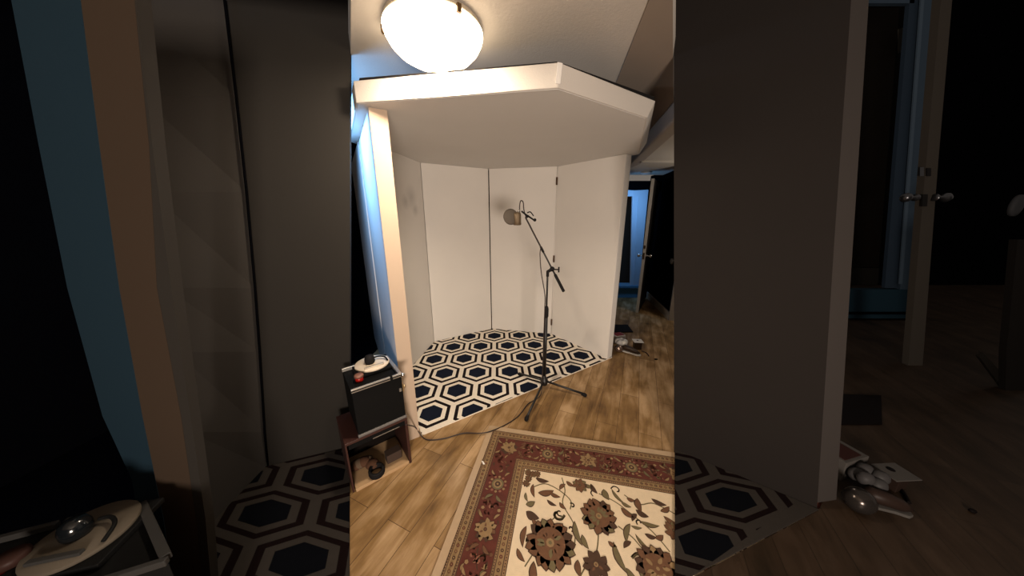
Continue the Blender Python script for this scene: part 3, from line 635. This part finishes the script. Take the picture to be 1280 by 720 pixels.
# ------------------------------------------------------------------ dim left bay
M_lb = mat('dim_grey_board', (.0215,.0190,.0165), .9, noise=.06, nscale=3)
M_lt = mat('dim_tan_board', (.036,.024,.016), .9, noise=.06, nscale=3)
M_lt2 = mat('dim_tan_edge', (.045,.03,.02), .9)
M_bl = mat('blue_daylight_tone', (.009,.022,.034), .9)  # blue daylight on the panel side, put into the board colour
W0 = (-1.115,1.590); W1 = (-1.54,1.438); W2 = (-1.552,1.057)
def slab(pts, p, q, th, name, m_, parent=None, down=True):
    P = [atV(x,y,p,q) for x,y in pts]; n = Vector((-(q[1]-p[1]), q[0]-p[0], 0)).normalized()
    if n.dot(Vector((p[0],p[1],0))) < 0: n = -n
    mb = MB(); mb.prism(P, n*th); return mb.build(name, m_, parent)
def ext(pt, pb, yt=-15):
    """extend an edge line above the frame"""
    t = (yt-pt[1])/(pb[1]-pt[1]); return (pt[0]+(pb[0]-pt[0])*t, yt)
def to_floor(x, y, x2, y2, p, q):
    """lower the edge (x,y)->(x2,y2) to the floor within the upright plane"""
    a = atV(x,y,p,q); c = atV(x2,y2,p,q); t = a.z/(a.z-c.z); return a+(c-a)*t
def board(edgeL, edgeR, p, q, th, name, m_, parent=None, zb=.0):
    """upright board between two edges given as pixel polylines, top first"""
    n = Vector((-(q[1]-p[1]), q[0]-p[0], 0)).normalized()
    if n.dot(Vector((p[0],p[1],0))) < 0: n = -n
    def edge(e):
        P = [atV(x,y,p,q) for x,y in [ext(e[0],e[1])]+list(e)]
        a, c = P[-2], P[-1]; t = (a.z-zb)/(a.z-c.z); P[-1] = a+(c-a)*t; return P
    L, Rr = edge(edgeL), edge(edgeR)
    mb = MB(); mb.prism(L+Rr[::-1], n*th); return mb.build(name, m_, parent)
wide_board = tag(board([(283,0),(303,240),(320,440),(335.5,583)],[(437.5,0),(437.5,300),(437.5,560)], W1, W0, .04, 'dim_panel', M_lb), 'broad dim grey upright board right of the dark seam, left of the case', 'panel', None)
ys = (-15, 0, 120, 240, 360, 440, 540)
def seam_x(y): return 283+(y/583)*52.5+6*math.sin(math.pi*max(0,y)/583)
sm = [atV(seam_x(y)-2.5,y,W1,W0) for y in ys]; t_ = sm[-1].z/(sm[-2].z-sm[-1].z); sm.append(sm[-1]+(sm[-1]-sm[-2])*t_)
lf = [atV(x,y,W2,W1) for x,y in ((158,-15),(160,0),(174,120),(188,240),(208,360),(220,440),(236,540))]; t_ = lf[-1].z/(lf[-2].z-lf[-1].z); lf.append(lf[-1]+(lf[-1]-lf[-2])*t_)
mb = MB(); off = Vector((-.04,.015,0))
va = [mb.bm.verts.new(p) for p in lf]; vb = [mb.bm.verts.new(p) for p in sm]; vc = [mb.bm.verts.new(p+off) for p in lf]; vd = [mb.bm.verts.new(p+off) for p in sm]
for i in range(len(va)-1):
    for q1, q2 in ((va,vb),(vd,vc),(vb,vd),(vc,va)): mb.bm.faces.new((q1[i],q2[i],q2[i+1],q1[i+1]))
mb.bm.faces.new((va[0],vc[0],vd[0],vb[0])); mb.bm.faces.new((va[-1],vb[-1],vd[-1],vc[-1]))
tag(mb.build('dim_panel', mat('dim_grey_board_lifted', (.038,.034,.031), .9, noise=.08, nscale=3)), 'narrower dim grey upright board between tan post and dark seam', 'panel')  # grey board colour lightened, as this face gets less light
mb = MB(); mb.tube([p+Vector((.012,-.012,0)) for p in sm[:-1]]+[atV(335,583,W1,W0)], .0055, 8); mb.build('seam_shade_cord', M_black, wide_board)  # black cord added as the dark gap between the two boards
sp, sq = (-1.6,.80), (-1.2,.80)
pt = thing('tan_post', 'dim tan upright post at the left with a slightly lighter right side', 'post', (-1.35,.82,0))
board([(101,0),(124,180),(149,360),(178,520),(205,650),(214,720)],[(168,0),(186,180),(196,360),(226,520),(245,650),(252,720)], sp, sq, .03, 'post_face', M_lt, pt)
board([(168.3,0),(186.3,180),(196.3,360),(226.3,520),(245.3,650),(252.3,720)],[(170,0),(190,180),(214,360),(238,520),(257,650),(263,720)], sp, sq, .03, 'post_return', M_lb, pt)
tag(board([(14,0),(48,180),(84,360),(128,520),(165,600),(185,720)],[(100,0),(123.5,180),(148.5,360),(177.5,520),(204.5,650),(213.5,720)], (-1.7,.86), (-1.3,.84), .02, 'daylight_toned_board', M_bl), 'tall board left of the tan post, coloured as if in blue daylight', 'board')
# carpet
def rot_aff(Mx): return lambda x, y: (Mx[0][0]*x+Mx[0][1]*y+Mx[0][2], Mx[1][0]*x+Mx[1][1]*y+Mx[1][2])
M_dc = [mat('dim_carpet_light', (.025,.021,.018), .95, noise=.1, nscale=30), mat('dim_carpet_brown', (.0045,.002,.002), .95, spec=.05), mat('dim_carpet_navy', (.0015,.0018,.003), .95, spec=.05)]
lr = [(-1.335,.70),(-.620,.70),(-1.112,1.583),(-1.570,1.425),(-1.610,1.06)]
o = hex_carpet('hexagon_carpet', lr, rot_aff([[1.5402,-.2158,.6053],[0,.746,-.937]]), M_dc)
tag(o, 'dim hexagon carpet on the floor at the left, in front of the grey boards', 'carpet')
# second turntable on a low black case
q = Vector(atZ(104,664,.63)); cx = Vector((.97,.24,0)).normalized(); cy = Vector((-.24,.97,0)).normalized()
ca = thing('flight_case', 'dim black case with grey edging at the lower left corner', 'flight case', q-Vector((0,0,.63)))
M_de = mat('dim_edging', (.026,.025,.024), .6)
cFR = Vector((-.955,.560,.63)); cRR = Vector((-1.235,.722,.63)); cw = Vector((-.93,-.36,0)); cRL = cRR+cw*.50; cFL = cFR+cw*.50
mb = MB(); mb.prism([p+Vector((0,0,-.63)) for p in (cFR,cRR,cRL,cFL)], (0,0,.61)); mb.build('body', M_grip, ca, bevel=.004)
def edging(a, c, t0, t1, nm, wd=.016):
    p = a+(c-a)*t0; q_ = a+(c-a)*t1; mb = MB(); d_ = (q_-p); mb.box((p+q_)/2-Vector((0,0,.008)), d_.length, wd, .020, d_); mb.build(nm, M_de, ca, bevel=.003)
edging(cFR,cFL,0,.26,'front_edging'); edging(cFR,cFL,.29,1,'front_edging'); edging(cRR,cRL,.02,.22,'rear_edging'); edging(cRR,cRL,.25,.34,'rear_edging'); edging(cRR,cRL,.37,1,'rear_edging'); edging(cRR,cFR,.03,.96,'side_edging',.022)
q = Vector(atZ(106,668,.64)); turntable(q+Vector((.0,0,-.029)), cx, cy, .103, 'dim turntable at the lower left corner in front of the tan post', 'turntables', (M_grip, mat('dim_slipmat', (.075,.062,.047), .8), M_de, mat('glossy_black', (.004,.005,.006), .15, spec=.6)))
mb = MB(); c = Vector(atZ(24,712,.60)); mb.lathe([(0,0),(.022,0),(.026,.004),(.027,.03)], c, n=24); mb.lathe([(.027,.03),(0,.03)], c, n=24)
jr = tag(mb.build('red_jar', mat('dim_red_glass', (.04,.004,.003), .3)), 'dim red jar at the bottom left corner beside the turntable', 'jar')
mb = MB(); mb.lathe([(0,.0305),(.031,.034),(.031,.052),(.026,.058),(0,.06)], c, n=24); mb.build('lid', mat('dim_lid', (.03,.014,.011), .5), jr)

# ------------------------------------------------------------------ dim right bay
R0 = (1.092,1.550); R1 = (1.655,1.150)
M_rb = mat('dim_brown_board', (.0130,.0105,.0093), .9, noise=.06, nscale=3); M_re = mat('dim_lit_edge_tone', (.040,.034,.031), .9)  # light on the end edge is put into its paler colour
rbp = thing('dim_panel', 'large dim brown-grey upright board right of the rug, with a paler end edge', 'panel', (1.37,1.35,0))
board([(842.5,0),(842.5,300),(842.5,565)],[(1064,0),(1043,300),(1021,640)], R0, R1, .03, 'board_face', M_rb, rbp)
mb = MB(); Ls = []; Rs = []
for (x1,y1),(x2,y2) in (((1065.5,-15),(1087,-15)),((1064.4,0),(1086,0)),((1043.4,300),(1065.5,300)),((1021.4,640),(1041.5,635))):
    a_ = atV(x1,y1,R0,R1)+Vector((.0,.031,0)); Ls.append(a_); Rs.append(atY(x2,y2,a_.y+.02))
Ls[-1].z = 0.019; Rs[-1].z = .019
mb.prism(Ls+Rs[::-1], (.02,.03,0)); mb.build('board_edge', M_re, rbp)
pA = atZ(842.7,565); pB = atZ(842.7,740); pC = atZ(868,722); pD = atZ(1022,641)
rr = [(pB.x,pB.y),(pC.x,pC.y),(pD.x,pD.y),(pA.x,pA.y)]
pB2 = atZ(848,735)
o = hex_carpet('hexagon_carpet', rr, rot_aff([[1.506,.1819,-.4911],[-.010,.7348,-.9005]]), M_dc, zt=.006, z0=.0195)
tag(o, 'dim hexagon carpet at the lower right, lying over the right side of the rug', 'carpet')
# dark wood landing in front of it
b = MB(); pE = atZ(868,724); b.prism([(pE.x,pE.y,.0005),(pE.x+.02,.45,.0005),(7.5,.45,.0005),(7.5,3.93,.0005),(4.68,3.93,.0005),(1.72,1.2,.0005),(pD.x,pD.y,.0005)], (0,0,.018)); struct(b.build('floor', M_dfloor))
# wall with the blue doorway
b = MB(); b.prism([(3.6,6.2,0),(16,6.2,0),(16,6.3,0),(3.6,6.3,0)], (0,0,6.5)); struct(b.build('wall_right', M_black))
dw = struct(bpy.data.objects.new('door_2', None)); COL.objects.link(dw); dw.location = (5.6,4.0,0)
def flatp(pts, Y, th, name, m_, parent=None, bevel=0):
    mb = MB(); mb.prism([atY(x,y,Y) for x,y in pts], (0,th,0)); return mb.build(name, m_, parent, bevel)
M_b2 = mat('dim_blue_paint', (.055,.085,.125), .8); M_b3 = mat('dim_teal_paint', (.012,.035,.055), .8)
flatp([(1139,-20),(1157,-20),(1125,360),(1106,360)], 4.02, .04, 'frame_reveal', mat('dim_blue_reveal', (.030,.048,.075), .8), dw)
flatp([(1157,-20),(1178,-20),(1150,362),(1125,362)], 4.0, .05, 'frame_jamb', M_b2, dw)
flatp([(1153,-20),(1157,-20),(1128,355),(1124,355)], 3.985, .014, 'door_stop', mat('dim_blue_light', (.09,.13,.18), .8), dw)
flatp([(1087,-22),(1145,-22),(1143,4),(1086,4)], 4.02, .05, 'frame_head', M_b2, dw)
flatp([(1080,4.3),(1140,4.3),(1112,334),(1055,334)], 4.2, .04, 'dark_panel', mat('dim_umber_panel', (.0055,.0035,.002), .8), dw)
flatp([(1058,335),(1112,335),(1110,356),(1056,356)], 4.18, .05, 'kick_board', mat('dim_taupe', (.012,.010,.008), .8), dw)
flatp([(1050,362),(1150,362),(1146,398),(1050,398)], 3.99, .10, 'step_board', M_b3, dw)
flatp([(1050,390),(1146,390),(1146,393),(1050,393)], 3.975, .012, 'step_groove', M_black, dw)
sw = flatp([(1124,36),(1131,34),(1131,64),(1124,66)], 4.17, .015, 'light_switch', mat('dim_ivory', (.085,.075,.06), .6)); tag(sw, 'dim pale switch plate high on the dark panel inside the right doorway', 'switch')
dd = thing('open_door', 'tall dim pale door leaf seen edge-on beside the blue doorway on the right', 'door', (4.25,2.63,0))
lo = [atZ(1135,461), atZ(1154,461)]; 
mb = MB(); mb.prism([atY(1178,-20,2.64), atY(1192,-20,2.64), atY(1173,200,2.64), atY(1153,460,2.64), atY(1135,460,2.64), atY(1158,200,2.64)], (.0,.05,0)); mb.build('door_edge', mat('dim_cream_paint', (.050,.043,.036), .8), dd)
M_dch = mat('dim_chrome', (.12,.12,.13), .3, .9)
for x0, sg in ((1145,-1),(1168,1)):
    c = atY(x0,247,2.62); mb = MB(); mb.lathe([(0,0),(.03,0),(.03,.01),(.014,.02),(.014,.06),(.036,.08),(.040,.10),(.025,.125),(0,.13)], c, (sg,-.05,0), 20); mb.build('knob', M_dch, dd)
flatp([(1154,243),(1160,243),(1159,258),(1153,258)], 2.625, .010, 'latch_plate', M_rubber, dd)
flatp([(1150,209),(1155,209),(1155,220),(1150,220)], 2.63, .010, 'bolt', M_dch, dd); flatp([(1159,210),(1164,210),(1164,220),(1159,220)], 2.63, .010, 'bolt', M_rubber, dd)
# stub wall, baseboard and dial at the far right
wr = flatp([(1272,300),(1292,300),(1292,490),(1257,490),(1258,440)], 2.21, .04, 'trim_5', mat('dim_wall_end', (.008,.0065,.0055), .8)); struct(wr)
bb = flatp([(1228,440),(1256,470),(1256,489),(1224,446)], 2.25, .02, 'baseboard_right', mat('dim_baseboard', (.012,.010,.008), .8)); struct(bb)
mb = MB(); c = atY(1268,257,2.4); mb.lathe([(0,-.01),(.035,-.01),(.05,0),(.05,.02),(.03,.03),(0,.03)], c, (0,-1,0), 24)
for v in mb.bm.verts: v.co.z = c.z+(v.co.z-c.z)*1.7
tag(mb.build('wall_dial', mat('dim_grey_plastic', (.035,.036,.040), .6)), 'dim oval grey dial on the black wall at the right edge', 'wall dial')
def fl(x,y): p = atZ(x,y,.019); return (p.x,p.y)
# pile of things on the dark floor
Z0 = .0195
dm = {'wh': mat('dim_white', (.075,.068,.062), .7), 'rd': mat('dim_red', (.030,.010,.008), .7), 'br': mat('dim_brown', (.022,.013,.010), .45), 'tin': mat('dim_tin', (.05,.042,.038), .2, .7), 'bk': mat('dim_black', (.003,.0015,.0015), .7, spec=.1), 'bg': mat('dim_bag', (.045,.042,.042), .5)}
wh = 'on the dark floor at the right'
def on(x, y): return Vector((*fl(x, y), Z0))
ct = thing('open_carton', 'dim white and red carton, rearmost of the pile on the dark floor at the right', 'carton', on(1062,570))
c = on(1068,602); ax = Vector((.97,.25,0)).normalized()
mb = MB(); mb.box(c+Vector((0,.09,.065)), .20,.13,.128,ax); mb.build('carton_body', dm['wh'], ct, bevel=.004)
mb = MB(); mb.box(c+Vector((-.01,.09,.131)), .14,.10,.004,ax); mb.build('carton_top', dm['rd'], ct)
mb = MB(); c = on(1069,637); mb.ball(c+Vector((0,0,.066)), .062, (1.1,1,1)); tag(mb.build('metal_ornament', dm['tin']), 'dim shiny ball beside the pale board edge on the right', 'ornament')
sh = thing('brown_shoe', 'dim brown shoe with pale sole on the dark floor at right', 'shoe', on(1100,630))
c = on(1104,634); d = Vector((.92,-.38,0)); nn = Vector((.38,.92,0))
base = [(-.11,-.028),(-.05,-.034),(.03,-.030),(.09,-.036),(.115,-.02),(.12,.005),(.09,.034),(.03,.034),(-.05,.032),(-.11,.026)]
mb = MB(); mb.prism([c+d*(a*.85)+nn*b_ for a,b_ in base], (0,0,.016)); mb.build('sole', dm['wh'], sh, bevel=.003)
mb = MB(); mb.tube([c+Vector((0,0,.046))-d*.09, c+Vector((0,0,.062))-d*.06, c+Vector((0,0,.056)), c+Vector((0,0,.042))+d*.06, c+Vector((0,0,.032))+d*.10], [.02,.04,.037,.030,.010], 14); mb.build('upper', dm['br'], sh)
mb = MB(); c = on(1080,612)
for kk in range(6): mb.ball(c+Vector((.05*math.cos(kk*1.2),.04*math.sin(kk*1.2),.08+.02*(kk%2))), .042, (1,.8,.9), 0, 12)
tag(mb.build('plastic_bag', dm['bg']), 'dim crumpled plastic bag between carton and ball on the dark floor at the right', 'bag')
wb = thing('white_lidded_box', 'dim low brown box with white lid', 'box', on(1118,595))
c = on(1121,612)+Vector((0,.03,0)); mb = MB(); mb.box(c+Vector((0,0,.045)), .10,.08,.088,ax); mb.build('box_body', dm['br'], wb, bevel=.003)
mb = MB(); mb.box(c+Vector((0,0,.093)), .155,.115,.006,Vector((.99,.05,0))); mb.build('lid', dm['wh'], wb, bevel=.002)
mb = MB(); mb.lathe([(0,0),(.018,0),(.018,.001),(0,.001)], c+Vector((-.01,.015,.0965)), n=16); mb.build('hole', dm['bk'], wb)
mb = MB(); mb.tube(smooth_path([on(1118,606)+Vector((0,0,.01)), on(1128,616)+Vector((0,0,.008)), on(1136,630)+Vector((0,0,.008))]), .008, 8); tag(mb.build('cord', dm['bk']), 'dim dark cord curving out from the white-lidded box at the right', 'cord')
pts = [atZ(x,y,.0) for x,y in ((1048,496),(1100,498),(1101,534),(1044,534))]
mb = MB(); mb.prism([p+Vector((0,0,.019)) for p in pts], (0,0,.012)); tag(mb.build('door_mat', dm['bk']), 'flat black mat behind the pile on the dark floor at the right', 'mat')
mb = MB(); mb.ball(on(1215,640)+Vector((0,0,.008)), .012, (1.4,1,.8)); tag(mb.build('lint', dm['bk']), 'tiny dark crumb on the dark floor near the right edge', 'crumb')
